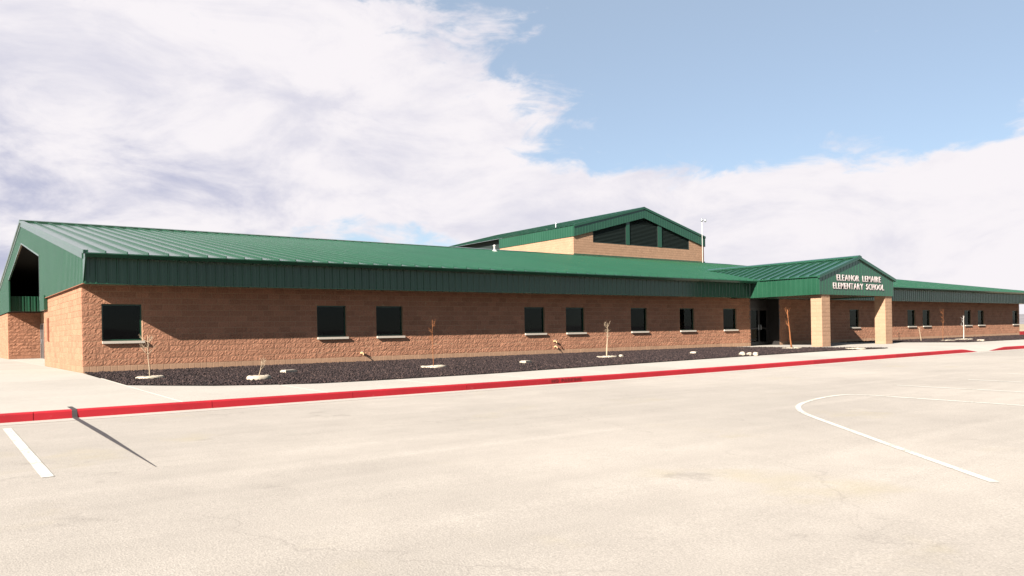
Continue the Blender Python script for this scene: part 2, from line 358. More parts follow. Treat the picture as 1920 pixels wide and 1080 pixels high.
for x0, x1 in zip(breaks[:-1], breaks[1:]):
    lo = KY + 0.155
    if x1 <= 0.0: rows = [lo, -9.2, -6.2, -3.1, 0, 3.1, 6.2, 9.3, 12.4, 15.5, 18.6, 21.7, 24.8, 28, 31, 34, 37.5, 41]
    elif x1 <= 6.2: rows = [lo, -9.2, -6.2, -3.1] if x1 <= 3.1 else [lo, -9.2]
    elif x1 <= 32.4: rows = [lo, -9.2]
    elif x1 <= 45.0: rows = [lo, -10.4, -8.4, -6.0, -3.0, -0.02]
    else: rows = [lo, -10.4, -7.9]
    for y0, y1 in zip(rows[:-1], rows[1:]): slab(x0, x1, y0, y1, zwalk)
# alcove floor and the pad of the entrance recess
slab(0.0, 1.75, 10.1, 28.0, lambda x, y: 0.0); slab(35.2, 38.1, -0.02, 0.86, lambda x, y: 0.004)

# kerb in cast sections
kerb = tag(empty('kerb'), kind='structure')
kb = [-30.0]
while kb[-1] < 80: kb.append(kb[-1] + 3.05)
kb = sorted(set([round(v + 0.02, 2) for v in kb if not 34 < v < 39.5] + [34.3, 35.7, 37.4, 39.2]))
for x0, x1 in zip(kb[:-1], kb[1:]):
    mb = MB(); g = 0.005; S = 4; prof = []
    flush = ramp_k(x0) < .01 and ramp_k(x1) < .01
    for i in range(S + 1):
        x = x0 + g + (x1 - x0 - 2 * g) * i / S; zt = hgt(x, KY); zb = hlot(x, KY) - 0.1; hk = ramp_k(x)
        zt2 = zt - 0.15 * (1 - hk) + (0.006 if hk < .99 else 0)
        rr_ = 0.022 * hk + .002
        prof.append([(x, KY - 0.018 * hk, zb), (x, KY - .006 * hk, zt2 - rr_), (x, KY + rr_ * .4, zt2 - rr_ * .35), (x, KY + rr_ * 1.1, zt2), (x, KY + .15, zt2 + .001), (x, KY + .15, zb)])
    vs = [q for pr in prof for q in pr]; fs = []
    for i in range(S):
        for k in range(5): fs.append((i * 6 + k, (i + 1) * 6 + k, (i + 1) * 6 + k + 1, i * 6 + k + 1))
    fs += [tuple(range(6)), tuple(range(S * 6, S * 6 + 6))[::-1]]
    mb.add(vs, fs); o = build(mb, 'kerb_section', 'concrete' if flush else 'red_paint', kerb)
# a far kerb beyond the end of the building
kerb2 = tag(empty('kerb'), kind='structure')
for k in range(10):
    mb = MB(); x0 = 84 + k * 3; mb.prism([(x0, 4.0, -.12), (x0 + 2.99, 4.0, -.12), (x0 + 2.99, 4.0, .26), (x0, 4.0, .26)], (0, .2, 0))
    build(mb, 'kerb_section', 'red_paint', kerb2)

# tar seam running from the pavement edge over the kerb into the lot
mb = MB(); x0, x1 = -1.935, -1.85
path = [(KY + .62, hgt(x0, KY + .62) + .005), (KY + .15, hgt(x0, KY) + .006), (KY + .02, hgt(x0, KY) + .005), (KY - .006, hgt(x0, KY) - .02), (KY - .022, hlot(x0, KY) + .02), (KY - .06, hlot(x0, KY) + .007), (KY - .5, hlot(x0, KY - .5) + .007), (-15, hlot(x0, -15) + .006), (-18.6, hlot(x0, -18.6) + .006)]
for i in range(len(path) - 1):
    (ya, za), (yb, zb) = path[i], path[i + 1]; w0 = random.uniform(-.008, .008)
    xb = x0 + .012 if i == len(path) - 2 else x1            # the last stretch thins out
    mb.quad((x0, ya, za), (x1, ya, za), (xb, yb, zb), (x0, yb, zb))
build(mb, 'tar_seam', 'tar', lot)

# ------------------------------------------------------------------ planting beds
def rock_field(name, poly_in, x0, x1, y0, y1, count, zf, big=1.0):
    oc = np.array([(1, 0, 0), (-1, 0, 0), (0, 1, 0), (0, -1, 0), (0, 0, 1), (0, 0, -1)], float)
    tri = np.array([(0, 2, 4), (2, 1, 4), (1, 3, 4), (3, 0, 4), (2, 0, 5), (1, 2, 5), (3, 1, 5), (0, 3, 5)])
    P = []
    while len(P) < count:
        x, y = random.uniform(x0, x1), random.uniform(y0, y1)
        if poly_in(x, y): P.append((x, y, zf(x, y)))
    P = np.array(P); n_ = len(P)
    sz = RNG.uniform(0.018, 0.045, n_) * big; V = oc[None] * RNG.uniform(0.65, 1.25, (n_, 6, 1)) + RNG.normal(0, .14, (n_, 6, 3))
    A = RNG.uniform(0, math.tau, n_); c, s = np.cos(A), np.sin(A)
    X = V[..., 0] * c[:, None] - V[..., 1] * s[:, None]; Y = V[..., 0] * s[:, None] + V[..., 1] * c[:, None]
    V = np.stack([X, Y, V[..., 2] * 0.75], -1) * sz[:, None, None] + P[:, None, :]
    F = (tri[None] + (np.arange(n_) * 6)[:, None, None]).reshape(-1, 3)
    me = bpy.data.meshes.new(name); me.vertices.add(n_ * 6); me.vertices.foreach_set('co', V.ravel())
    me.loops.add(F.size); me.loops.foreach_set('vertex_index', F.ravel().astype(np.int32))
    me.polygons.add(len(F)); me.polygons.foreach_set('loop_start', np.arange(0, F.size, 3, dtype=np.int32)); me.update()
    return link(name, me, 'lava_gravel')
def bedz(x, y): return hgt(x, y) + 0.012
def bed_sheet(xlist, yf, y_top=-0.015):
    mb = MB(); M = 6
    for x in xlist:
        for k in range(M + 1):
            y = y_top + (yf(x) - y_top) * k / M; mb.v.append((x, y, bedz(x, y)))
    for i in range(len(xlist) - 1):
        for k in range(M): mb.f.append((i * 7 + k, i * 7 + k + 1, (i + 1) * 7 + k + 1, (i + 1) * 7 + k))
    return tag(build(mb, 'planting_bed', 'bed_soil'), kind='structure')
# left bed: slanting end from the wall corner to its near tip
def f1_(x): return bed1_front(x)
bed_sheet([0.02, .65, 1.66, 2.77, 3.95, 5.4, 9, 13, 17, 21, 25, 29, 32.4], f1_)
tag(rock_field('lava_gravel', lambda x, y: y > f1_(x) + .03, 0.03, 32.38, -9.7, -0.03, 52000, lambda x, y: bedz(x, y) + .008), 'dark crushed lava gravel filling the long bed along the wall', 'gravel', kind='stuff')
f2_ = lambda x: float(np.interp(x, [45, 46.5, 78], [-6.6, -7.8, -7.85]))
bed_sheet([45.02, 46.5, 52, 58, 65, 72, 78], f2_)
tag(rock_field('lava_gravel', lambda x, y: y > f2_(x) + .03, 45.05, 78, -7.9, -0.03, 14000, lambda x, y: bedz(x, y) + .01, 1.5), 'dark lava gravel in the bed beyond the entrance porch', 'gravel', kind='stuff')

# ------------------------------------------------------------------ the school
SCH = tag(empty('school_building'), 'long tan block school with green metal roof and gabled entrance porch', 'school')
ZF, ZT, OV = 2.835, 3.80, 0.98                       # fascia bottom, eave, overhang
ZV, OE = 3.759, 1.45; SL = (7.12 - ZV) / (18 + OE); RIDGE_Y = 18.0   # eave edge, beyond the fascia
def zroof(y): return ZV + SL * (y + OE) if y <= RIDGE_Y else ZV + SL * (2 * RIDGE_Y - y + OE)
XE = 75.14; XH = XE + OE                           # far wall end, far eave
BW, BH = 0.4064, 0.2032
SILL, HEAD = 5 * BH, 11 * BH
WINX = [0.57, 7.97, 10.49, 18.09, 20.63, 25.08, 28.88, 32.65, 46.30, 54.37, 56.74, 63.95, 66.47, 73.62]
WW = 1.219
openings = [(x, x + WW, SILL, HEAD) for x in WINX] + [(35.20, 38.10, -1, ZF + .2)]

def split_face(mb, u0, u1, z0, z1, place, amp, rough=True, dpt=0.03, jt=0.006, gu=6, gz=3, rg=random):
    """one block face: place(u, z, out) -> xyz ; face sits about `out`=0, edges fall back to -dpt"""
    u0 += jt; u1 -= jt; z0 += jt; z1 -= jt
    if u1 - u0 < 0.02: return
    if not rough:
        e = 0.006
        a_ = [(u0, z0), (u1, z0), (u1, z1), (u0, z1)]; b_ = [(u0 + e, z0 + e), (u1 - e, z0 + e), (u1 - e, z1 - e), (u0 + e, z1 - e)]
        off = rg.uniform(-.002, .002)
        vs = [place(u, z, off) for u, z in b_] + [place(u, z, off - .005) for u, z in a_] + [place(u, z, -dpt) for u, z in a_]
        fs = [(0, 1, 2, 3)] + [(4 + i, 4 + (i + 1) % 4, (i + 1) % 4, i) for i in range(4)] + [(8 + i, 8 + (i + 1) % 4, 4 + (i + 1) % 4, 4 + i) for i in range(4)]
        mb.add(vs, fs); return
    gu = max(2, int(round(gu * (u1 - u0) / .4))) if u1 - u0 < .35 else gu
    tu, tz = rg.uniform(-.5, .5), rg.uniform(-.5, .5); vs = []
    for j in range(gz + 1):
        for i in range(gu + 1):
            ed = i in (0, gu) or j in (0, gz)
            ju = 0 if i in (0, gu) else rg.uniform(-.3, .3) / gu; jz = 0 if j in (0, gz) else rg.uniform(-.25, .25) / gz
            q = (i / gu + ju, j / gz + jz)
            out = amp * (tu * (q[0] - .5) + tz * (q[1] - .5)) + (rg.uniform(-1, 1) * amp if not ed else -amp * .6 + rg.uniform(-.5, .6) * amp)
            vs.append(place(u0 + q[0] * (u1 - u0), z0 + q[1] * (z1 - z0), out))
    W_ = gu + 1; fs = [(j * W_ + i, j * W_ + i + 1, (j + 1) * W_ + i + 1, (j + 1) * W_ + i) for j in range(gz) for i in range(gu)]
    rim = [i for i in range(W_)] + [j * W_ + gu for j in range(1, gz + 1)] + [gz * W_ + i for i in range(gu - 1, -1, -1)] + [j * W_ for j in range(gz - 1, 0, -1)]
    base = len(vs); pos = []
    for k in rim:
        i, j = k % W_, k // W_; vs.append(place(u0 + i / gu * (u1 - u0), z0 + j / gz * (z1 - z0), -dpt))
    n_ = len(rim)
    fs += [(base + i, base + (i + 1) % n_, rim[(i + 1) % n_], rim[i]) for i in range(n_)]
    mb.add(vs, fs)
def spans(u0, u1, row, op):
    """block spans of one course in running bond, cut at openings"""
    z0, z1 = row * BH, (row + 1) * BH; cuts = [(a, b) for a, b, c, d in op if c < z1 - .01 and d > z0 + .01]
    u = u0 - (BW / 2 if row % 2 else 0); out = []
    while u < u1 - 1e-4:
        a, b = max(u, u0), min(u + BW, u1); u += BW; segs = [(a, b)]
        for (c, d) in cuts:
            ns = []
            for (p, q) in segs:
                if d <= p or c >= q: ns.append((p, q)); continue
                if c > p: ns.append((p, c))
                if d < q: ns.append((d, q))
            segs = ns
        out += [s for s in segs if s[1] - s[0] > .03]
    return out
def clear_rects(u0, u1, z0, z1, op):
    """cover a wall face minus its openings with rectangles"""
    us = sorted(set([u0, u1] + [v for o in op for v in o[:2] if u0 < v < u1])); out = []
    for a, b in zip(us[:-1], us[1:]):
        cut = [o for o in op if o[0] <= a + 1e-6 and o[1] >= b - 1e-6]
        if not cut: out.append((a, b, z0, z1)); continue
        c = cut[0]
        if c[2] > z0: out.append((a, b, z0, c[2]))
        if c[3] < z1: out.append((a, b, c[3], z1))
    return out
# ---- front wall
pf = lambda u, z, o: (u, -o, z)
mb = MB()
for a_, b_, c_, d_ in clear_rects(0.02, XE, -.3, ZF + .06, openings):
    mb.box(a_, b_, 0.008, 0.20, c_, d_)
wall = build(mb, 'wall', 'mortar', SCH); wall['label'] = 'long wall facing the parking lot, split-face block on a scored base'
variants = []
for k in range(24):
    m_ = MB(); split_face(m_, 0, BW, 0, BH, pf, 0.006, gu=8, gz=4); variants.append(m_.mesh('block'))
near = 0; far_s = MB(); base_s = MB()
for row in range(14):
    for (u0, u1) in spans(0.0, XE, row, openings):
        z0 = row * BH; z1 = min((row + 1) * BH, ZF)
        if row == 0:
            n_ = max(1, round((u1 - u0) / .2032))
            for k in range(n_):
                a_, b_ = u0 + (u1 - u0) * k / n_, u0 + (u1 - u0) * (k + 1) / n_
                if u0 < 7.6: m_ = MB(); split_face(m_, a_, b_, z0, z1, lambda u, z, o: (u, .003 - o, z), 0, False, jt=.004); build(m_, 'block', 'smooth_block', wall); near += 1
                else: split_face(base_s, a_, b_, z0, z1, lambda u, z, o: (u, .003 - o, z), 0, False, jt=.004)
            continue
        full = abs(u1 - u0 - BW) < 1e-3 and row < 13
        if u0 < 7.6 and near < 300:
            near += 1
            if full: link('block', random.choice(variants), 'split_block', wall, (u0, 0, z0))
            else: m_ = MB(); split_face(m_, u0, u1, z0, z1, pf, 0.006, gu=8, gz=4); build(m_, 'block', 'split_block', wall)
        else:
            split_face(far_s, u0, u1, z0, z1, pf, 0.0075, gu=7 if u0 < 36 else 4, gz=4 if u0 < 36 else 2)
tag(build(far_s, 'block_courses', 'split_block', wall), kind='stuff')
tag(build(base_s, 'scored_base_courses', 'smooth_block', wall), kind='stuff')
# ---- other masonry
def plain_wall(u0, u1, place, rows, op=(), name='wall', mat='split_block', amp=0.006, rough=True, back=None, r0=0, label=None, gu=3, gz=2, ztop=None):
    m_ = MB(); back(m_); o = build(m_, name, 'mortar', SCH); s_ = MB()
    for row in range(r0, rows):
        for (a_, b_) in spans(u0, u1, row, op):
            zt_ = (row + 1) * BH
            if ztop is not None:
                zt_ = min(zt_, ztop((a_ + b_) / 2))
                if zt_ - row * BH < .04: continue
            split_face(s_, a_, b_, row * BH, zt_, place, amp, rough and not (row == 0), gu=gu, gz=gz)
    tag(build(s_, 'block_courses', mat, o), kind='stuff')
    if label: o['label'] = label
    return o
plain_wall(0.03, 10.0, lambda u, z, o: (-o, u, z), 14, (), rough=True, amp=0.004, back=lambda m_: m_.box(0.012, .2, 0.212, 9.99, -.3, ZF + .06), label='sunlit end wall of tan block below the gable')
plain_wall(28.02, 36.0, lambda u, z, o: (-o, u, z), 14, (), amp=0.004, back=lambda m_: m_.box(0.012, 12.0, 28.012, 36.0, -.3, ZF + .06), label='sunlit end wall of the wing beyond the alcove')
plain_wall(0.0, 1.72, lambda u, z, o: (u, 28.0 - o, z), 14, (), amp=0.010, gu=4, gz=3, back=lambda m_: m_.box(0.015, 1.72, 28.012, 28.02, -.3, ZF + .06), label='shaded block wall inside the alcove')
plain_wall(0.0, 36.0, lambda u, z, o: (XE + o, u, z), 14, (), amp=0.004, gu=2, gz=1, back=lambda m_: m_.box(XE - .25, XE - .012, 0.012, 36.0, -.3, ZF + .06))
mb = MB(); mb.box(1.75, 12, 10.0, 26.2, -.2, ZF + .02); mb.box(12.0, XE, 35.8, 36.0, -.3, ZF); build(mb, 'wall', 'smooth_block', SCH)
# alcove door facing the sun
dr = build(MB().box(1.70, 1.76, 26.3, 27.94, 0.0, 2.15), 'door', 'frame_bronze', SCH)
build(MB().box(1.68, 1.70, 26.3, 26.38, 0.0, 2.15).box(1.68, 1.70, 27.86, 27.94, 0.0, 2.15).box(1.68, 1.70, 26.38, 27.86, 2.07, 2.15).box(1.68, 1.70, 27.08, 27.16, 0.0, 2.07), 'door_frame', 'metal_bright', dr)
build(MB().box(1.66, 1.69, 27.2, 27.23, 0.9, 1.2), 'handle', 'metal_bright', dr)
mb = MB(); mb.box(1.73, 1.80, 26.2, 28.0, 2.15, ZF); build(mb, 'wall', 'smooth_block', SCH)
# narrow rust panel on the end wall
pn = build(MB().box(-0.05, 0.0, 8.30, 8.62, 1.05, 2.0).box(-.062, -.05, 8.34, 8.58, 1.09, 1.96), 'wall_panel', 'rust_panel', SCH); pn['label'] = 'narrow rust-brown panel on the sunlit end wall'
# ---- windows
def window(x, i):
    y = 0.10
    sl_ = MB(); sl_.box(x - .0, x + WW + .05, -0.085, 0.16, SILL - .085, SILL - .002)
    fr_ = MB(); t_ = .05
    fr_.box(x, x + t_, y, y + .06, SILL, HEAD).box(x + WW - t_, x + WW, y, y + .06, SILL, HEAD).box(x + t_, x + WW - t_, y, y + .06, SILL, SILL + t_).box(x + t_, x + WW - t_, y, y + .06, HEAD - t_, HEAD)
    f_ = build(fr_, 'window', 'frame_green', SCH)
    build(sl_, 'sill', 'sill_concrete', f_)
    build(MB().box(x + t_, x + WW - t_, y + .025, y + .033, SILL + t_, HEAD - t_), 'pane', 'window_glass', f_)
    # masonry reveals
    rv = MB(); rv.box(x - .03, x + .004, .013, y + .001, SILL, HEAD).box(x + WW - .004, x + WW + .03, .013, y + .001, SILL, HEAD).box(x + .004, x + WW - .004, .013, y + .001, HEAD - .004, HEAD + .03)
    build(rv, 'reveal', 'smooth_block', f_)
    rm = MB(); x0, x1, y0, y1, z0, z1 = max(.3, x - .7), x + WW + .7, y + .065, 4.5, 0.0, 2.7
    if i in (1, 2): x0, x1 = (x - .7, x + WW + .6)
    rm.quad((x0, y1, z0), (x1, y1, z0), (x1, y1, z1), (x0, y1, z1)).quad((x0, y0, z0), (x0, y1, z0), (x0, y1, z1), (x0, y0, z1)).quad((x1, y0, z0), (x1, y1, z0), (x1, y1, z1), (x1, y0, z1)).quad((x0, y0, z0), (x1, y0, z0), (x1, y1, z0), (x0, y1, z0)).quad((x0, y0, z1), (x1, y0, z1), (x1, y1, z1), (x0, y1, z1))
    build(rm, 'room', 'room_dark', f_)
for i, x in enumerate(WINX): window(x, i)
# ---- soffit and front fascia
mb = MB(); mb.box(-.05, XE + OV - .03, -OV + .035, -0.0, ZF + .02, ZF + .05); mb.box(XE, XE + OV - .03, 0, 37, ZF + .02, ZF + .05); mb.box(-.05, XH - .01, -OE + .02, -OV - .002, ZV - .145, ZV - .12)
build(mb, 'soffit', 'green_metal', SCH)
RIBP = [(0, 0), (.015, .026), (.055, .026), (.07, 0), (.155, 0), (.165, .006), (.205, .006), (.215, 0)]
def ribbed(mb, place, u0, u1, zlo, zhi, start=None):
    us = []; k = math.floor((u0 - (start or u0)) / .3048) - 1; s0 = start if start is not None else u0
    pts = []
    for j in range(k, k + int((u1 - u0) / .3048) + 4):
        pts += [(s0 + j * .3048 + p, o) for p, o in RIBP]
    offs = [o for _, o in pts]; upos = [p for p, _ in pts]
    us = [u0] + [p for p in upos if u0 + 1e-4 < p < u1 - 1e-4] + [u1]
    n_ = len(mb.v); col_ = []
    for u in us:
        o = float(np.interp(u, upos, offs)); zl, zh = zlo(u), zhi(u)
        col_ += [place(u, zl, o), place(u, zh, o)]
    mb.add(col_, [(2 * i, 2 * i + 2, 2 * i + 3, 2 * i + 1) for i in range(len(us) - 1)])
    return mb
FZ1 = ZV - .13; XF = XE + OV
fas = MB(); fas.box(-.06, XF, -OV + .002, -OV + .03, ZF + .01, FZ1)
fascia = build(fas, 'fascia', 'green_metal', SCH)
pm = MB(); ribbed(pm, lambda u, z, o: (u, -OV - o, z), 0, .9144, lambda u: ZF, lambda u: FZ1); pmesh = pm.mesh('fascia_panel')
x = -0.06
while x < XF - .2:
    if x + .9144 <= XF: link('fascia_panel', pmesh, 'green_metal', fascia, (x, 0, 0))
    else: m_ = MB(); ribbed(m_, lambda u, z, o: (u, -OV - o, z), x, XF, lambda u: ZF, lambda u: FZ1, x); build(m_, 'fascia_panel', 'green_metal', fascia)
    x += .9144
mb = MB(); mb.prism([(-.10, -OE + .07, ZV - .145), (-.10, -OE - .005, ZV - .145), (-.10, -OE - .055, ZV - .04), (-.10, -OE - .06, ZV - .016), (-.10, -OE + .07, ZV - .016)], (XH + .14, 0, 0))
build(mb, 'gutter', 'green_metal', fascia)
mb = MB(); mb.box(-.06, XF, -OV - .034, -OV - .002, ZF - .02, ZF - .001); build(mb, 'drip_trim', 'green_metal', fascia)
# end fascia at the far hip
mb = MB(); mb.box(XF - .02, XF, -OV + .03, 37, ZF, ZV - .02); build(mb, 'fascia', 'green_metal', SCH)
# ---- roof: standing seam panels
roof = build(MB().quad((-.04, -OE, ZV - .03), (XH - 19.6, -OE, ZV - .03), (XH - 19.6, 18, zroof(18) - .03), (-.04, 18, zroof(18) - .03)).add([(XH - 19.6, -OE, ZV - .03), (XH - .3, -OE, ZV - .03), (XH - 19.6, 18, zroof(18) - .03)], [(0, 1, 2)]), 'roof', 'dark_shade_steel', SCH)
PW = 0.6096; y_e = -OE - .06
def roof_panel(x0, x1, yt0, yt1):
    m_ = MB(); z = lambda y, d=0: zroof(min(y, 18)) + d
    if y_e < -OE: pass
    m_.quad((x0, y_e, z(y_e)), (x1, y_e, z(y_e)), (x1, yt1, z(yt1)), (x0, yt0, z(yt0)))
    m_.quad((x0, y_e, z(y_e) - .035), (x1, y_e, z(y_e) - .035), (x1, y_e, z(y_e)), (x0, y_e, z(y_e)))
    r = .022
    m_.add([(x0 - r, y_e - .012, z(y_e) - .03), (x0 + r, y_e - .012, z(y_e) - .03), (x0 + r * .55, y_e - .012, z(y_e) + .07), (x0 - r * .55, y_e - .012, z(y_e) + .07),
            (x0 - r, yt0, z(yt0) - .01), (x0 + r, yt0, z(yt0) - .01), (x0 + r * .55, yt0, z(yt0) + .07), (x0 - r * .55, yt0, z(yt0) + .07)],
           [(0, 1, 2, 3), (1, 5, 6, 2), (3, 2, 6, 7), (0, 3, 7, 4)])
    return m_
hip = lambda x: min(18.0, -OE + (XH - x))
x = -0.14; full_me = roof_panel(0, PW, 18, 18).mesh('roof_panel')
while x < XH - .3:
    if hip(x + PW) >= 18: link('roof_panel', full_me, 'green_roof', roof, (x, 0, 0))
    else: build(roof_panel(x, min(x + PW, XH), hip(x), hip(min(x + PW, XH))), 'roof_panel', 'green_roof', roof)
    x += PW
# back and hip slopes
zr = zroof(18); hx = XH - (18 + OE)
mb = MB(); mb.quad((-.14, 18, zr), (hx, 18, zr), (XH, 36 + OE, ZV), (-.14, 36 + OE, ZV)); mb.add([(XH, -OE, ZV), (XH, 36 + OE, ZV), (hx, 18, zr)], [(0, 1, 2)])
build(mb, 'roof_slope', 'green_roof', roof)
mb = MB(); mb.prism([(-.16, 17.75, zr - .04), (-.16, 17.74, zr + .05), (-.16, 18, zr + .115), (-.16, 18.26, zr + .05), (-.16, 18.25, zr - .04)], (hx + .16, 0, 0)); build(mb, 'ridge_cap', 'green_metal', roof)
mb = MB(); d_ = .14
p0, p1 = Vector((XH, -OE, ZV)), Vector((hx, 18, zr))
sd = Vector((1, 1, 0)).normalized() * d_
mb.quad(p0 - sd + Vector((0, 0, .03)), p0 + Vector((0, 0, .08)), p1 + Vector((0, 0, .10)), p1 - sd + Vector((0, 0, .04))); mb.quad(p0 + Vector((0, 0, .08)), p0 + sd + Vector((0, 0, .03)), p1 + sd + Vector((0, 0, .04)), p1 + Vector((0, 0, .10)))
build(mb, 'hip_cap', 'green_roof', roof)
# ---- gable at the near end, with its tall cut-out
GX = -0.07
def gplace(u, z, o): return (GX - o, u, z)
zt_g = lambda u: zroof(u) - .08
mb = MB()
ribbed(mb, gplace, -OV, 10.45, lambda u: ZF, zt_g, -OV)
ztop_open = lambda u: zroof(u) - 1.07
ribbed(mb, gplace, 10.45, 18.0, ztop_open, zt_g, -OV); ribbed(mb, gplace, 18.0, 25.85, ztop_open, zt_g, -OV)
ribbed(mb, gplace, 25.85, 37.0, lambda u: ZF, zt_g, -OV)
gable = build(mb, 'gable', 'green_gable', SCH); gable['label'] = 'pale green ribbed gable with a tall dark cut-out'
m_ = MB(); m_.prism([(GX - .02, -OV + .02, ZF), (GX - .02, -OE - .01, ZV - .14), (GX - .02, -OE - .01, ZV - .02), (GX - .02, -OV + .02, ZV + .03)], (.05, 0, 0)); build(m_, 'eave_shade_cap', 'green_gable', gable)  # added end cap, sloped with the sun to keep the fascia in shade
# backs of the gable skin (so it has thickness) and trim round the cut-out
def gpoly(m_, pts, x0=GX + .002, x1=GX + .03): m_.prism([(x0, y, z) for y, z in pts], (x1 - x0, 0, 0))
mb = MB()
gpoly(mb, [(-OV + .03, ZF + .01), (10.44, ZF + .01), (10.44, zt_g(10.44)), (-OV + .03, zt_g(-OV + .03))]); gpoly(mb, [(25.86, ZF + .01), (36.98, ZF + .01), (36.98, zt_g(36.98)), (25.86, zt_g(25.86))])
gpoly(mb, [(10.44, ztop_open(10.44)), (18, ztop_open(18)), (18, zt_g(18)), (10.44, zt_g(10.44))]); gpoly(mb, [(18, ztop_open(18)), (25.86, ztop_open(25.86)), (25.86, zt_g(25.86)), (18, zt_g(18))])
build(mb, 'gable_lining', 'dark_shade_steel', gable)
mb = MB()
for (ya, za), (yb, zb) in (((10.45, ZF), (10.45, ztop_open(10.45))), ((10.45, ztop_open(10.45)), (18, ztop_open(18))), ((18, ztop_open(18)), (25.85, ztop_open(25.85))), ((25.85, ztop_open(25.85)), (25.85, ZF))):
    v = Vector((0, yb - ya, zb - za)).normalized() * .02; w_ = Vector((0, -v.z, v.y)).normalized() * .06
    A_ = Vector((GX - .03, ya, za)) - v; B_ = Vector((GX - .03, yb, zb)) + v
    mb.prism([A_ - w_, B_ - w_, B_ + w_ * .2, A_ + w_ * .2], (.08, 0, 0))
build(mb, 'opening_trim', 'green_gable', gable)
# rake trim: a flat band with a proud upper lip
mb = MB()
for ya, yb in ((-OE - .1, 18.0), (18.0, 36 + OE + .1)):
    A_, B_ = (ya, zroof(ya)), (yb, zroof(yb)) if yb <= 18 else (yb, zroof(yb))
    if ya >= 18: A_ = (18.0, zroof(18))
    for (dz0, dz1, out) in ((-.24, -.045, .045), (-.045, .075, .085)):
        if ya < 0: A_ = (-OV, zroof(-OV)) if dz0 < -.2 else (-OE - .03, zroof(-OE - .03))
        mb.prism([(GX - out, A_[0], A_[1] + dz0), (GX - out, B_[0], B_[1] + dz0), (GX - out, B_[0], B_[1] + dz1), (GX - out, A_[0], A_[1] + dz1)], (out + .06, 0, 0))
build(mb, 'rake_trim', 'green_gable', gable)
mb = MB(); mb.box(GX - .032, GX + .02, -OV, 10.45, ZF - .018, ZF); build(mb, 'drip_trim', 'rust_panel', gable)
# return block of fascia beside the alcove
mb = MB(); ribbed(mb, lambda u, z, o: (-.13 - o, u, z), 8.62, 10.1, lambda u: 2.34, lambda u: ZF + .1, 8.62); mb.box(-.128, 0.0, 8.62, 10.1, 2.34, ZF + .1)
build(mb, 'fascia', 'green_gable', SCH)
# alcove: inner fascia, roof underside, void walls
mb = MB(); ribbed(mb, lambda u, z, o: (u, 26.0 - o, z), 0.0, 7.0, lambda u: 2.86, lambda u: 3.75, 0); mb.box(-.03, 7, 26.002, 26.05, 2.87, 3.75)
build(mb, 'fascia', 'green_metal', SCH)
mb = MB(); mb.box(-.03, 7, 26.05, 33.0, 2.86, 2.9); mb.box(1.73, 7, 10.0, 26.0, 2.86, 2.9); mb.prism([(7, 10.06, 2.9), (7, 33, 2.9), (7, 33, zroof(33) - .06), (7, 18, zroof(18) - .06), (7, 10.06, zroof(10.06) - .06)], (.1, 0, 0)); mb.box(-.03, 7, 10.0, 10.05, 2.9, 5.4); mb.box(-.03, 7.1, 33, 33.1, 2.9, zroof(33.1) - .03)
for y0, y1 in ((10.0, 18.0), (18.0, 33.0)): mb.quad((-.03, y0, zroof(y0) - .08), (7.1, y0, zroof(y0) - .08), (7.1, y1, zroof(y1) - .08), (-.03, y1, zroof(y1) - .08))
build(mb, 'ceiling', 'dark_shade_steel', SCH)

# ---- raised hall behind the ridge
HX0, HX1, HY0, HY1 = 37.55, 53.72, 18.28, 40.0
HE, HA = 9.62, 11.68; HM = (HX0 + HX1) / 2; HS = (HA - HE) / (HM - HX0)
hz = lambda x: HE + HS * (min(x, 2 * HM - x) - HX0)
FD = 0.90
op_l = []
plain_wall(HX0, HX1, lambda u, z, o: (u, HY0 - o, z), 52, [(39.70, 51.63, 8.36, 12)], mat='smooth_block', rough=False, r0=33, ztop=lambda u: hz(u) - FD + .25,
           back=lambda m_: [m_.box(a_, b_, HY0 + .012, HY0 + .2, 6.0, 8.36) for a_, b_ in ((HX0 + .012, HX1 - .012),)] + [m_.box(HX0 + .012, 39.70, HY0 + .012, HY0 + .2, 8.36, 8.95), m_.box(51.63, HX1 - .012, HY0 + .012, HY0 + .2, 8.36, 8.95)], label='block gable wall of the raised hall')
plain_wall(HY0, 28.3, lambda u, z, o: (HX0 - o, u, z), 46, (), mat='smooth_block', rough=False, r0=33, ztop=lambda u: HE - FD + .2, back=lambda m_: m_.box(HX0 + .012, HX0 + .2, HY0 + .012, 28.3, 6.0, HE - .3), label='sunlit flank of the raised hall')
mb = MB(); mb.box(HX0 + .21, HX0 + 1.2, 28.25, 28.3, 5, HE - .02); mb.box(HX1 - .2, HX1, HY0 + .2, HY1, 4, HE - .1); mb.box(HX0, HX1, HY1 - .2, HY1, 4, HE)
build(mb, 'wall', 'smooth_block', SCH)
mb = MB(); mb.box(HX0 + .5, HX0 + .6, 28.31, HY1 - .3, 7.0, HE + .08); hv = build(mb, 'louvre_shade_inset', 'louvre_shade_black', SCH)  # black panel standing in for the deep shade under the open eave
# flank fascia
mb = MB(); ribbed(mb, lambda u, z, o: (HX0 - .05 - o, u, z), HY0 - .1, 28.3, lambda u: HE - FD, lambda u: HE - .03, HY0); mb.box(HX0 - .048, HX0 + .0, HY0 - .08, 28.3, HE - FD, HE - .03)
build(mb, 'fascia', 'green_metal', SCH)
mb = MB(); ribbed(mb, lambda u, z, o: (HX1 + .05 + o, u, z), HY0 - .1, HY1, lambda u: HE - FD, lambda u: HE - .03, HY0); build(mb, 'fascia', 'green_metal', SCH)
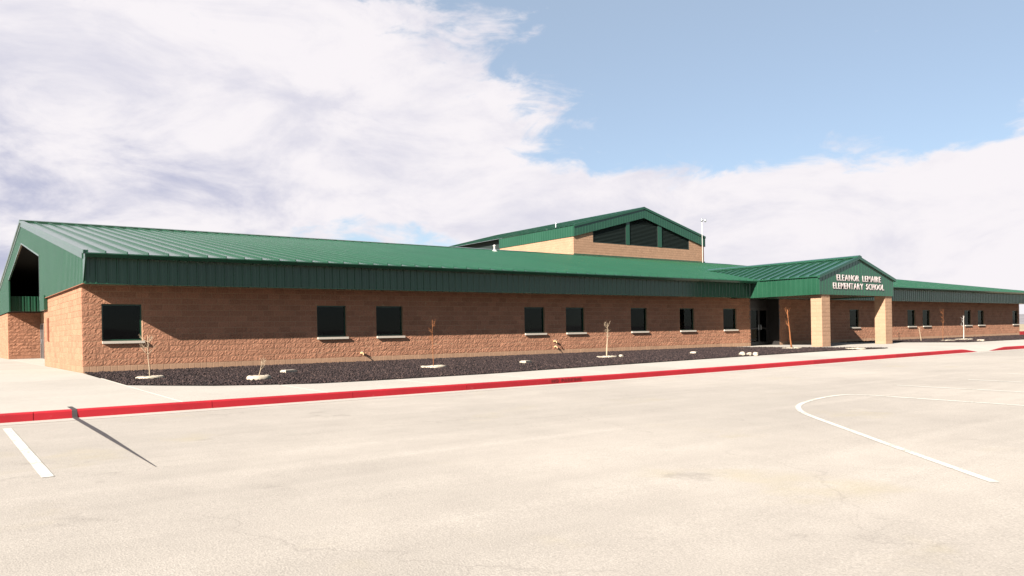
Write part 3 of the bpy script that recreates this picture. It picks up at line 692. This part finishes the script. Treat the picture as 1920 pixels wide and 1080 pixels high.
# front rake fascia
mb = MB()
for xa, xb in ((HX0 - .07, HM), (HM, HX1 + .07)): ribbed(mb, lambda u, z, o: (u, HY0 - .12 - o * .5, z), xa, xb, lambda u: hz(u) - FD, lambda u: hz(u) - .02, HX0)
rk = build(mb, 'rake_fascia', 'green_metal', SCH)
mb = MB()
for xa, xb in ((HX0 - .07, HM), (HM, HX1 + .07)):
    mb.prism([(xa, HY0 - .115, hz(xa) - FD + .01), (xb, HY0 - .115, hz(xb) - FD + .01), (xb, HY0 - .115, hz(xb) - .03), (xa, HY0 - .115, hz(xa) - .03)], (0, .1, 0))
    mb.prism([(xa, HY0 - .19, hz(xa) - .13), (xb, HY0 - .19, hz(xb) - .13), (xb, HY0 - .19, hz(xb) + .06), (xa, HY0 - .19, hz(xa) + .06)], (0, .08, 0))
build(mb, 'rake_trim', 'green_metal', rk)
hroof = build(MB().quad((HX0 - .12, HY0 - .18, hz(HX0 - .12)), (HM, HY0 - .18, HA), (HM, HY1, HA), (HX0 - .12, HY1, hz(HX0 - .12))).quad((HM, HY0 - .18, HA), (HX1 + .12, HY0 - .18, hz(HX1 + .12)), (HX1 + .12, HY1, hz(HX1 + .12)), (HM, HY1, HA)), 'roof', 'green_roof', SCH)
mb = MB(); y = HY0 + .3
while y < HY1:
    for xa, xb in ((HX0 - .12, HM), (HX1 + .12, HM)): mb.prism([(xa, y - .02, hz(xa)), (xa, y + .02, hz(xa)), (xa, y + .01, hz(xa) + .06), (xa, y - .01, hz(xa) + .06)], (xb - xa, 0, HA - hz(xa)))
    y += PW
tag(build(mb, 'roof_seams', 'green_roof', hroof), kind='stuff')
mb = MB(); mb.prism([(HM - .2, HY0 - .2, HA - .02), (HM, HY0 - .2, HA + .07), (HM + .2, HY0 - .2, HA - .02)], (0, HY1 - HY0, 0)); build(mb, 'ridge_cap', 'green_roof', hroof)
# three louvres
for (xa, xb) in ((39.70, 43.55), (43.95, 47.50), (47.98, 51.63)):
    xs_ = [xa, xb] if not xa < HM < xb else [xa, HM, xb]
    topz = lambda u: hz(u) - FD + .08
    bk = MB(); pts = [(xa, HY0 + .18, 8.36), (xb, HY0 + .18, 8.36)] + [(u, HY0 + .18, topz(u)) for u in xs_[::-1]]; bk.poly(pts)
    lv = build(bk, 'louvre_shade_inset', 'louvre_shade_black', SCH)
    s_ = MB(); z = 8.42
    while z < HA - FD + .05:
        ua, ub = xa + .04, xb - .04
        if topz(ua) < z + .1: ua = HX0 + (z + .1 + FD - .08 - HE) / HS
        if topz(ub) < z + .1: ub = 2 * HM - (HX0 + (z + .1 + FD - .08 - HE) / HS)
        if ub - ua > .1: s_.prism([(ua, HY0 + .02, z), (ua, HY0 + .03, z - .012), (ua, HY0 + .14, z + .085), (ua, HY0 + .13, z + .097)], (ub - ua, 0, 0))
        z += .115
    tag(build(s_, 'slats', 'louvre_shade_black', lv), kind='stuff')
    fr_ = MB(); fr_.box(xa, xb, HY0 + .0, HY0 + .15, 8.355, 8.40); fr_.box(xa, xa + .05, HY0 + .0, HY0 + .15, 8.40, topz(xa) - .02); fr_.box(xb - .05, xb, HY0 + .0, HY0 + .15, 8.40, topz(xb) - .02)
    build(fr_, 'frame', 'louvre_shade_black', lv)
for xa, xb in ((43.56, 43.94), (47.51, 47.97)):
    build(MB().box(xa, xb, HY0 - .03, HY0 + .15, 8.37, hz((xa + xb) / 2) - FD + .12), 'mullion', 'green_metal', SCH)
build(MB().box(HX0 - .02, HX1 + .03, HY0 - .10, HY0 - .02, 7.12, 7.34), 'flashing', 'green_metal', SCH)
build(MB().tube([(53.42, HY0 - .09, 8.8), (53.42, HY0 - .09, 7.3)], .06, 8), 'downspout', 'rust_panel', SCH)

# ---- entrance porch
PX0, PX1, PY = 33.84, 41.72, -5.31; PM = (PX0 + PX1) / 2; PA, PE = 4.93, 3.80; PS = (PA - PE) / (PM - PX0)
pz = lambda x: PE + PS * (min(x, 2 * PM - x) - PX0); PB = 2.80
mb = MB(); ribbed(mb, lambda u, z, o: (PX0 - o, u, z), PY, -OV - .03, lambda u: PB, lambda u: PE - .06, PY); mb.box(PX0 + .002, PX0 + .03, PY + .03, -OV - .1, PB + .01, PE - .06)
pfas = build(mb, 'porch_fascia', 'green_metal', SCH); build(MB().box(PX0 - .05, PX0 + .02, PY - .03, -OE - .09, PE - .06, PE - .005), 'eave_trim', 'green_metal', pfas)
mb = MB(); ribbed(mb, lambda u, z, o: (PX1 + o, u, z), PY, -OV - .03, lambda u: PB, lambda u: PE - .06, PY); mb.box(PX1 - .03, PX1 - .002, PY + .03, -OV - .1, PB + .01, PE - .06); build(mb, 'porch_fascia', 'green_metal', SCH)
mb = MB(); 
for xa, xb in ((PX0, PM), (PM, PX1)): ribbed(mb, lambda u, z, o: (u, PY - o * .6, z), xa, xb, lambda u: PB, lambda u: pz(u) - .06, PX0)
mb.prism([(PX0 + .002, PY + .002, PB + .01), (PX1 - .002, PY + .002, PB + .01), (PX1 - .002, PY + .002, PE - .07), (PM, PY + .002, PA - .07), (PX0 + .002, PY + .002, PE - .07)], (0, .04, 0))
pg = build(mb, 'porch_gable', 'green_metal', SCH); pg['label'] = 'green ribbed porch gable carrying the school name'
mb = MB()
for xa, xb in ((PX0 - .12, PM), (PM, PX1 + .12)): mb.prism([(xa, PY - .11, pz(xa) - .10), (xb, PY - .11, pz(xb) - .10), (xb, PY - .11, pz(xb) + .06), (xa, PY - .11, pz(xa) + .06)], (0, .12, 0))
build(mb, 'rake_trim', 'green_metal', pg)
build(MB().box(PX0 + .03, PX1 - .03, PY + .05, -OV - .04, PB + .04, PB + .07).box(PX0 - .5, PX1 + .5, -OV - .03, -.002, ZF - .03, ZF + .015), 'porch_soffit', 'green_metal', SCH)
# porch roof panels, cut along the valley with the main roof
def xval(y):                                       # lower edge of the left slope where it meets the main roof
    zm = zroof(y) if y > -OE - .05 else -9
    return max(PX0 - .10, PX0 + (zm + .02 - PE) / PS)
proof = build(MB().quad((PM, PY + .02, PA - .03), (PX1 + .1, PY + .02, pz(PX1 + .1) - .03), (PX1 + .1, -OE - .1, pz(PX1 + .1) - .03), (PM, 5.4, PA - .03)), 'porch_roof', 'green_roof', SCH)
y = PY - .10
while y < 5.2:
    m_ = MB(); y1 = min(y + PW, 5.5); xa, xb = min(xval(y), PM), min(xval(y1), PM)
    m_.quad((xa, y, pz(xa)), (PM, y, PA), (PM, y1, PA), (xb, y1, pz(xb)))
    if xa < PX0: m_.quad((xa, y, pz(xa) - .035), (xa, y, pz(xa)), (xb, y1, pz(xb)), (xb, y1, pz(xb) - .035))
    m_.prism([(xa, y - .022, pz(xa) - .01), (xa, y + .022, pz(xa) - .01), (xa, y + .012, pz(xa) + .075), (xa, y - .012, pz(xa) + .075)], (PM - xa, 0, PA - pz(xa)))
    build(m_, 'roof_panel', 'green_roof', proof); y += PW
m_ = MB(); m_.prism([(PM - .22, PY - .12, PA - .03), (PM - .21, PY - .12, PA + .06), (PM, PY - .12, PA + .12), (PM + .21, PY - .12, PA + .06), (PM + .22, PY - .12, PA - .03)], (0, 5.2 - PY, 0)); build(m_, 'ridge_cap', 'green_roof', proof)
# columns of coursed block
def column(x0, x1, y0, y1, label):
    o = build(MB().box(x0 + .012, x1 - .012, y0 + .012, y1 - .012, -.1, PB + .05), 'column', 'mortar', SCH); o['label'] = label; s_ = MB()
    for row in range(14):
        zt_ = min((row + 1) * BH, PB + .03)
        for (pl, ua, ub) in ((lambda u, z, q: (u, y0 - q, z), x0, x1), (lambda u, z, q: (x0 - q, u, z), y0, y1), (lambda u, z, q: (x1 + q, u, z), y0, y1), (lambda u, z, q: (u, y1 + q, z), x0, x1)):
            cut = ua + (ub - ua) * (.5 if row % 2 else 1)
            for a_, b_ in ((ua, cut), (cut, ub)):
                if b_ - a_ > .05: split_face(s_, a_, b_, row * BH, zt_, pl, .003, True, .012, gu=3, gz=2)
    tag(build(s_, 'block_courses', 'smooth_block', o), kind='stuff')
column(34.15, 34.95, -5.25, -4.60, 'porch column nearer the doors')
column(40.85, 41.62, -5.25, -4.60, 'porch column farther from the doors')
# entrance doors in their recess
mb = MB(); mb.box(35.1, 35.203, .004, .9, -.1, ZF); mb.box(38.097, 38.2, .004, .9, -.1, ZF); mb.box(35.2, 38.1, .86, .9, 2.35, ZF); build(mb, 'recess_lining', 'frame_bronze', SCH)
ent = build(MB().box(35.2, 38.1, .80, .86, 2.27, 2.35).box(35.2, 35.27, .80, .86, 0, 2.27).box(36.22, 36.3, .80, .86, 0, 2.27).box(38.03, 38.1, .80, .86, 0, 2.27), 'entrance', 'frame_bronze', SCH)
build(MB().box(35.27, 36.22, .83, .838, 0.05, 2.27), 'pane', 'window_glass', ent)
build(MB().box(35.15, 38.15, 2.6, 2.65, 0, 2.4).box(35.1, 35.15, .9, 2.6, 0, 2.4).box(38.15, 38.2, .9, 2.6, 0, 2.4).box(35.15, 38.15, .9, 2.6, 2.36, 2.4).box(35.15, 38.15, .9, 2.6, -.05, -.02), 'room', 'room_dark', ent)
for xa, xb, hx_ in ((36.3, 37.16, 37.05), (37.17, 38.03, 37.28)):
    d = build(MB().box(xa, xa + .09, .81, .85, 0.01, 2.26).box(xb - .09, xb, .81, .85, 0.01, 2.26).box(xa + .09, xb - .09, .81, .85, 0.01, .22).box(xa + .09, xb - .09, .81, .85, 1.0, 1.1).box(xa + .09, xb - .09, .81, .85, 2.16, 2.26), 'door', 'frame_bronze', ent)
    build(MB().tube([(hx_, .80, .95), (hx_, .74, .97), (hx_, .74, 1.25), (hx_, .80, 1.27)], .014, 6), 'handle', 'metal_bright', d)
    build(MB().box(xa + .09, xb - .09, .826, .832, .22, 1.0).box(xa + .09, xb - .09, .826, .832, 1.1, 2.16), 'pane', 'window_glass', d)

# ---- raised lettering
def letters(text, x0, x1, z0, hgt_, parent, mat, place_y, depth, bold=0.008, name='letter', rotx=90):
    fc = bpy.data.curves.new('t', 'FONT'); fo = bpy.data.objects.new('t', fc); COL.objects.link(fo)
    fc.extrude = depth; fc.offset = bold; fc.resolution_u = 3; dg = bpy.context.evaluated_depsgraph_get; glyphs = []; pen = 0
    for ch in text:
        if ch == ' ': pen += .62; continue
        fc.body = ch; bpy.context.view_layer.update(); ev = fo.evaluated_get(dg()); me = bpy.data.meshes.new_from_object(ev)
        co = np.empty(len(me.vertices) * 3); me.vertices.foreach_get('co', co); co = co.reshape(-1, 3)
        a_, b_ = co[:, 0].min(), co[:, 0].max(); zl, zh = co[:, 1].min(), co[:, 1].max()
        wch = max(b_ - a_, .14); glyphs.append((me, co, a_, pen, zl, zh)); pen += wch + .17
    pen -= .17; sx = (x1 - x0) / pen
    for me, co, a_, pn_, zl, zh in glyphs:
        q = np.empty_like(co); q[:, 0] = (co[:, 0] - a_) * sx; q[:, 1] = -(co[:, 2]); q[:, 2] = (co[:, 1] - zl) / (zh - zl) * hgt_
        me.vertices.foreach_set('co', q.ravel()); me.update()
        link(name, me, mat, parent, (x0 + pn_ * sx, place_y, z0))
    bpy.data.objects.remove(fo)
letters('ELEANOR LEMAIRE', 35.52, 40.20, 3.58, 0.33, pg, 'letter_white', PY - .035, .012)
letters('ELEMENTARY SCHOOL', 35.14, 40.54, 3.13, 0.33, pg, 'letter_white', PY - .035, .012)
# stencil on the kerb face
ks = [o for o in kerb.children if min(v[0] for v in o.bound_box) < 9.9 < max(v[0] for v in o.bound_box)][0]
letters('NO PARKING', 9.35, 10.42, hlot(9.9, KY) + .035, 0.10, ks, 'stencil_black', KY - .020, .0015, .02, 'stencil_letter')

# ------------------------------------------------------------------ small things on the building
def roof_vent(x, y, label, h=.5):
    z = zroof(y); t_ = tag(empty('roof_vent', (x, y, z)), label, 'roof vent')
    build(MB().tube([(0, 0, -.1), (0, 0, h)], .06, 12), 'pipe', 'white_paint', t_); build(MB().lathe((0, 0, 0), [(.24, -.07), (.22, .02), (.09, .14), (.06, .16)], 14), 'boot', 'white_paint', t_, True)
    build(MB().lathe((0, 0, h), [(.10, -.03), (.11, .03), (.04, .08), (.0, .085)], 12), 'cap', 'white_paint', t_, True)
roof_vent(28.34, 16.4, 'small white pipe vent near the top of the long green roof', .42)
t_ = tag(empty('roof_vent', (HX0 + .5, 21.0, hz(HX0 + .5))), 'short grey vent pipe on the roof edge of the raised hall', 'roof vent')
build(MB().tube([(0, 0, -.1), (0, 0, .38)], .05, 8), 'pipe', 'metal_bright', t_); build(MB().lathe((0, 0, .38), [(.08, -.05), (.08, .03), (0, .05)], 10), 'cap', 'metal_bright', t_, True)
t_ = tag(empty('antenna_mast', (53.12, HY0 - .32, 7.1)), 'thin white mast with small twin head in front of the raised hall', 'mast')
build(MB().tube([(0, 0, 0), (0, 0, 4.0)], .026, 8), 'pole', 'white_paint', t_); build(MB().tube([(-.12, 0, 4.0), (.55, 0, 4.0)], .02, 6), 'crossarm', 'metal_bright', t_)
for dx in (-.02, .48): build(MB().lathe((dx, 0, 4.02), [(.0, -.16), (.08, -.14), (.10, .0), (.08, .14), (0, .16)], 10), 'sensor', 'metal_bright', t_, True)
def bibb(x, z, label):
    t_ = tag(empty('hose_bibb', (x, 0, z)), label, 'tap', 'taps low on the front wall')
    build(MB().tube([(0, .02, 0), (0, -.14, 0), (0, -.18, -.03), (0, -.19, -.09)], .022, 8), 'pipe', 'brass', t_); build(MB().lathe((0, -.10, .05), [(.0, .0), (.045, .0), (.05, .012), (.0, .016)], 10), 'handle', 'white_paint', t_); build(MB().lathe((0, -.012, 0), [(.05, -.03), (.05, .03)], 10), 'flange', 'brass', t_)
bibb(9.80, .36, 'wall tap between the second and third windows')
bibb(19.88, .36, 'lower of two wall taps between the fourth and fifth windows')
bibb(19.85, .62, 'upper of two wall taps between the fourth and fifth windows')
# things seen inside
def inside(name, x, y, z, prof, label, cat, mat='white_paint'):
    tag(build(MB().lathe((x, y, z), prof, 14), name, mat, None, True), label, cat)
inside('cup', 8.30, .42, SILL + .02, [(0, 0), (.06, 0), (.075, .12), (.07, .12), (.055, .015)], 'small white cup inside the second window', 'cup')
inside('vase', 18.36, .45, SILL + .02, [(0, 0), (.10, 0), (.11, .05), (.03, .14), (.025, .38), (.04, .42)], 'left pale vase inside the fourth window', 'vase')
inside('vase', 18.72, .45, SILL + .02, [(0, 0), (.09, 0), (.10, .06), (.04, .14), (.06, .30), (.09, .40), (.05, .46)], 'right pale vase inside the fourth window', 'vase')
for nm, x0, x1, lab in (('shelf', 8.1, 9.1, 'low shelf behind the second window'), ('shelf', 10.6, 11.6, 'low shelf behind the third window'), ('shelf', 18.2, 19.2, 'low shelf behind the fourth window')):
    t_ = tag(empty(nm, ((x0 + x1) / 2, .45, 0)), lab, 'shelf'); w2 = (x1 - x0) / 2
    build(MB().box(-w2, w2, -.18, .18, SILL - .02, SILL + .02), 'top', 'bark_brown', t_)
    for s_ in (-1, 1): build(MB().box(s_ * w2 - .02, s_ * w2 + .02, -.17, .17, .0, SILL - .021), 'side', 'bark_brown', t_)
tag(build(MB().box(11.0, 11.45, .35, .6, SILL + .021, SILL + .22).box(10.98, 11.47, .33, .62, SILL + .22, SILL + .25), 'storage_box', 'sill_concrete'), 'pale storage box inside the third window', 'box')

# ------------------------------------------------------------------ young trees and their rings in the beds
def sapling(x, y, top, lean, mat, label, wrap=0.0, rad=.022, branches=5, spread=.22, seed=1, stake=False):
    rg = random.Random(seed); t_ = tag(empty('sapling', (x, y, bedz(x, y))), label, 'sapling', 'young trees in the lava beds')
    n_ = 7; pts = []; kx = ky = 0
    for i in range(n_ + 1):
        q = i / n_; kx += rg.uniform(-.012, .012); ky += rg.uniform(-.012, .012)
        pts.append(Vector((lean * q + kx, ky, -.05 + (top + .05) * q)))
    build(MB().tube(pts, [rad * (1.05 - .65 * i / n_) for i in range(n_ + 1)], 8), 'trunk', mat, t_, True)
    for k in range(branches):
        q = .62 + .36 * k / max(1, branches - 1); b0 = pts[0].lerp(pts[-1], q) if False else pts[min(n_, int(q * n_))].copy()
        A = rg.uniform(0, 6.28); L = rg.uniform(.5, 1.0) * spread; e_ = b0 + Vector((math.cos(A) * L, math.sin(A) * L, rg.uniform(.3, 1.0) * spread)); m_ = b0.lerp(e_, .5) + Vector((0, 0, -.02))
        br = build(MB().tube([b0, m_, e_], [min(rad * .45, .009), min(rad * .32, .006), .003], 5), 'branch', mat, t_)
        for j in range(4):
            f_ = m_.lerp(e_, j / 3.2); g_ = f_ + Vector((rg.uniform(-.10, .10), rg.uniform(-.10, .10), rg.uniform(.04, .14)))
            build(MB().tube([f_, g_], [.0035, .002], 4), 'twig', mat, br)
    if wrap: build(MB().tube([Vector((lean * .0, 0, .02)), Vector((lean * wrap / top, 0, wrap))], [rad * 1.5, rad * 1.35], 10), 'trunk_wrap', 'bark_pale', t_)
    return t_
def ring(x, y, r, label, hh=.07, sq=1.0, seed=0):
    rg = random.Random(seed + 5); m_ = MB(); S = 22; prof = [(-.07, -.04), (-.075, hh * .7), (-.03, hh), (.03, hh), (.075, hh * .7), (.07, -.04)]; vs = []
    for k in range(S):
        A = k / S * math.tau; jr = rg.uniform(-.02, .02); jz = rg.uniform(-.012, .012)
        for dr_, dz_ in prof: vs.append(((r + dr_ + jr) * math.cos(A), (r + dr_ + jr) * math.sin(A) * sq, dz_ + jz))
    fs = [(k * 6 + i, ((k + 1) % S) * 6 + i, ((k + 1) % S) * 6 + (i + 1) % 6, k * 6 + (i + 1) % 6) for k in range(S) for i in range(6)]
    m_.add(vs, fs); o = build(m_, 'tree_ring', 'ring_pale', None, True); o.location = (x, y, bedz(x, y))
    return tag(o, label, 'tree ring', 'pale edging rings in the lava beds')
def lid(x, y, w_, d_, label, rot=0.2, hh=.07):
    t_ = tag(empty('valve_box', (x, y, bedz(x, y))), label, 'valve box', 'valve boxes set in the lava beds'); t_.rotation_euler.z = rot
    b_ = MB(); b_.prism([(-w_ / 2, -d_ / 2, -.05), (w_ / 2, -d_ / 2, -.05), (w_ / 2, d_ / 2, -.05), (-w_ / 2, d_ / 2, -.05)], (0, 0, .05 + hh)); build(b_, 'body', 'ring_pale', t_)
    build(MB().box(-w_ / 2 + .03, w_ / 2 - .03, -d_ / 2 + .03, d_ / 2 - .03, hh + .001, hh + .018), 'cover', 'sill_concrete', t_)
sapling(1.07, -4.37, 1.22, -.05, 'bark_pale', 'pale bare sapling in front of the window nearest the corner', rad=.016, branches=11, spread=.26, seed=3); ring(1.07, -4.37, .30, 'pale ring round the sapling nearest the corner', .06)
sapling(3.23, -7.1, .50, .10, 'bark_pale', 'tiny leaning twig of a tree between the first and second windows', rad=.014, branches=4, spread=.2, seed=4); ring(3.23, -7.12, .25, 'thick pale ring round the tiny leaning twig', .11, .9, 3)
lid(5.0, -4.72, .46, .26, 'low pale valve box to the left of the second window', .35)
sapling(9.72, -5.6, 1.62, .02, 'bark_brown', 'tall thin brown sapling between the third and fourth windows', rad=.011, branches=5, spread=.16, seed=6); ring(9.72, -5.62, .36, 'wide pale ring round the tall thin sapling', .06)
lid(13.4, -6.0, .44, .26, 'low pale valve box in front of the fourth window', .4)
sapling(18.3, -5.16, 1.42, .10, 'bark_pale', 'pale sapling with a bushy tip between the fifth and sixth windows', .85, .014, 10, .22, 8); ring(18.3, -5.16, .36, 'thin pale ring round the bushy-tipped sapling', .05)
lid(23.0, -5.8, .42, .26, 'low pale valve box in front of the seventh window', .5)
m_ = MB(); rg = random.Random(2)
for nm, (x, y, s_), lab in (('rock', (18.66, -5.62, .10), 'small pale rock beside the bushy-tipped sapling'), ('rock', (22.1, -9.0, .13), 'left pale rock at the pavement edge of the bed'), ('rock', (22.27, -9.2, .12), 'middle pale rock at the pavement edge of the bed'), ('rock', (22.42, -9.4, .12), 'right pale rock at the pavement edge of the bed')):
    import bmesh
    bm = bmesh.new(); bmesh.ops.create_icosphere(bm, subdivisions=2, radius=s_)
    for v in bm.verts: v.co *= rg.uniform(.8, 1.15); v.co.z *= .75
    me = bpy.data.meshes.new('rock'); bm.to_mesh(me); bm.free(); o = link('rock', me, 'ring_pale', None, (x, y, bedz(x, y) + s_ * .4)); tag(o, lab, 'rock', 'pale rocks in the lava bed')
sapling(30.5, -5.78, 1.95, -.34, 'bark_brown', 'leaning reddish-brown sapling left of the near porch column', rad=.042, branches=5, spread=.36, seed=9); ring(30.5, -5.78, .40, 'thin pale ring round the leaning brown sapling', .05)
ring(30.4, -9.15, .36, 'empty pale ring at the pavement edge by the porch walk', .05, 1, 8)
sapling(46.3, -3.3, .62, .05, 'bark_pale', 'short bare twig standing between the two porch columns', rad=.02, branches=2, spread=.1, seed=10)
sapling(48.5, -3.7, .95, -.25, 'bark_pale', 'short bent pale sapling between the first two windows right of the porch', rad=.028, branches=3, spread=.16, seed=12)
sapling(49.6, -4.6, 2.1, .04, 'bark_brown', 'thin brown sapling midway between the window pairs right of the porch', rad=.013, branches=5, spread=.2, seed=13); ring(49.4, -5.0, .42, 'low pale ring midway along the far bed', .05)
sapling(52.7, -4.6, 1.65, .08, 'white_paint', 'white wrapped sapling before the far pair of windows', rad=.028, branches=4, spread=.2, seed=14); ring(52.7, -4.6, .46, 'pale ring round the white wrapped sapling', .07)
lid(48.6, -7.3, .55, .4, 'pale valve box at the right edge of the picture in the far bed', .3)
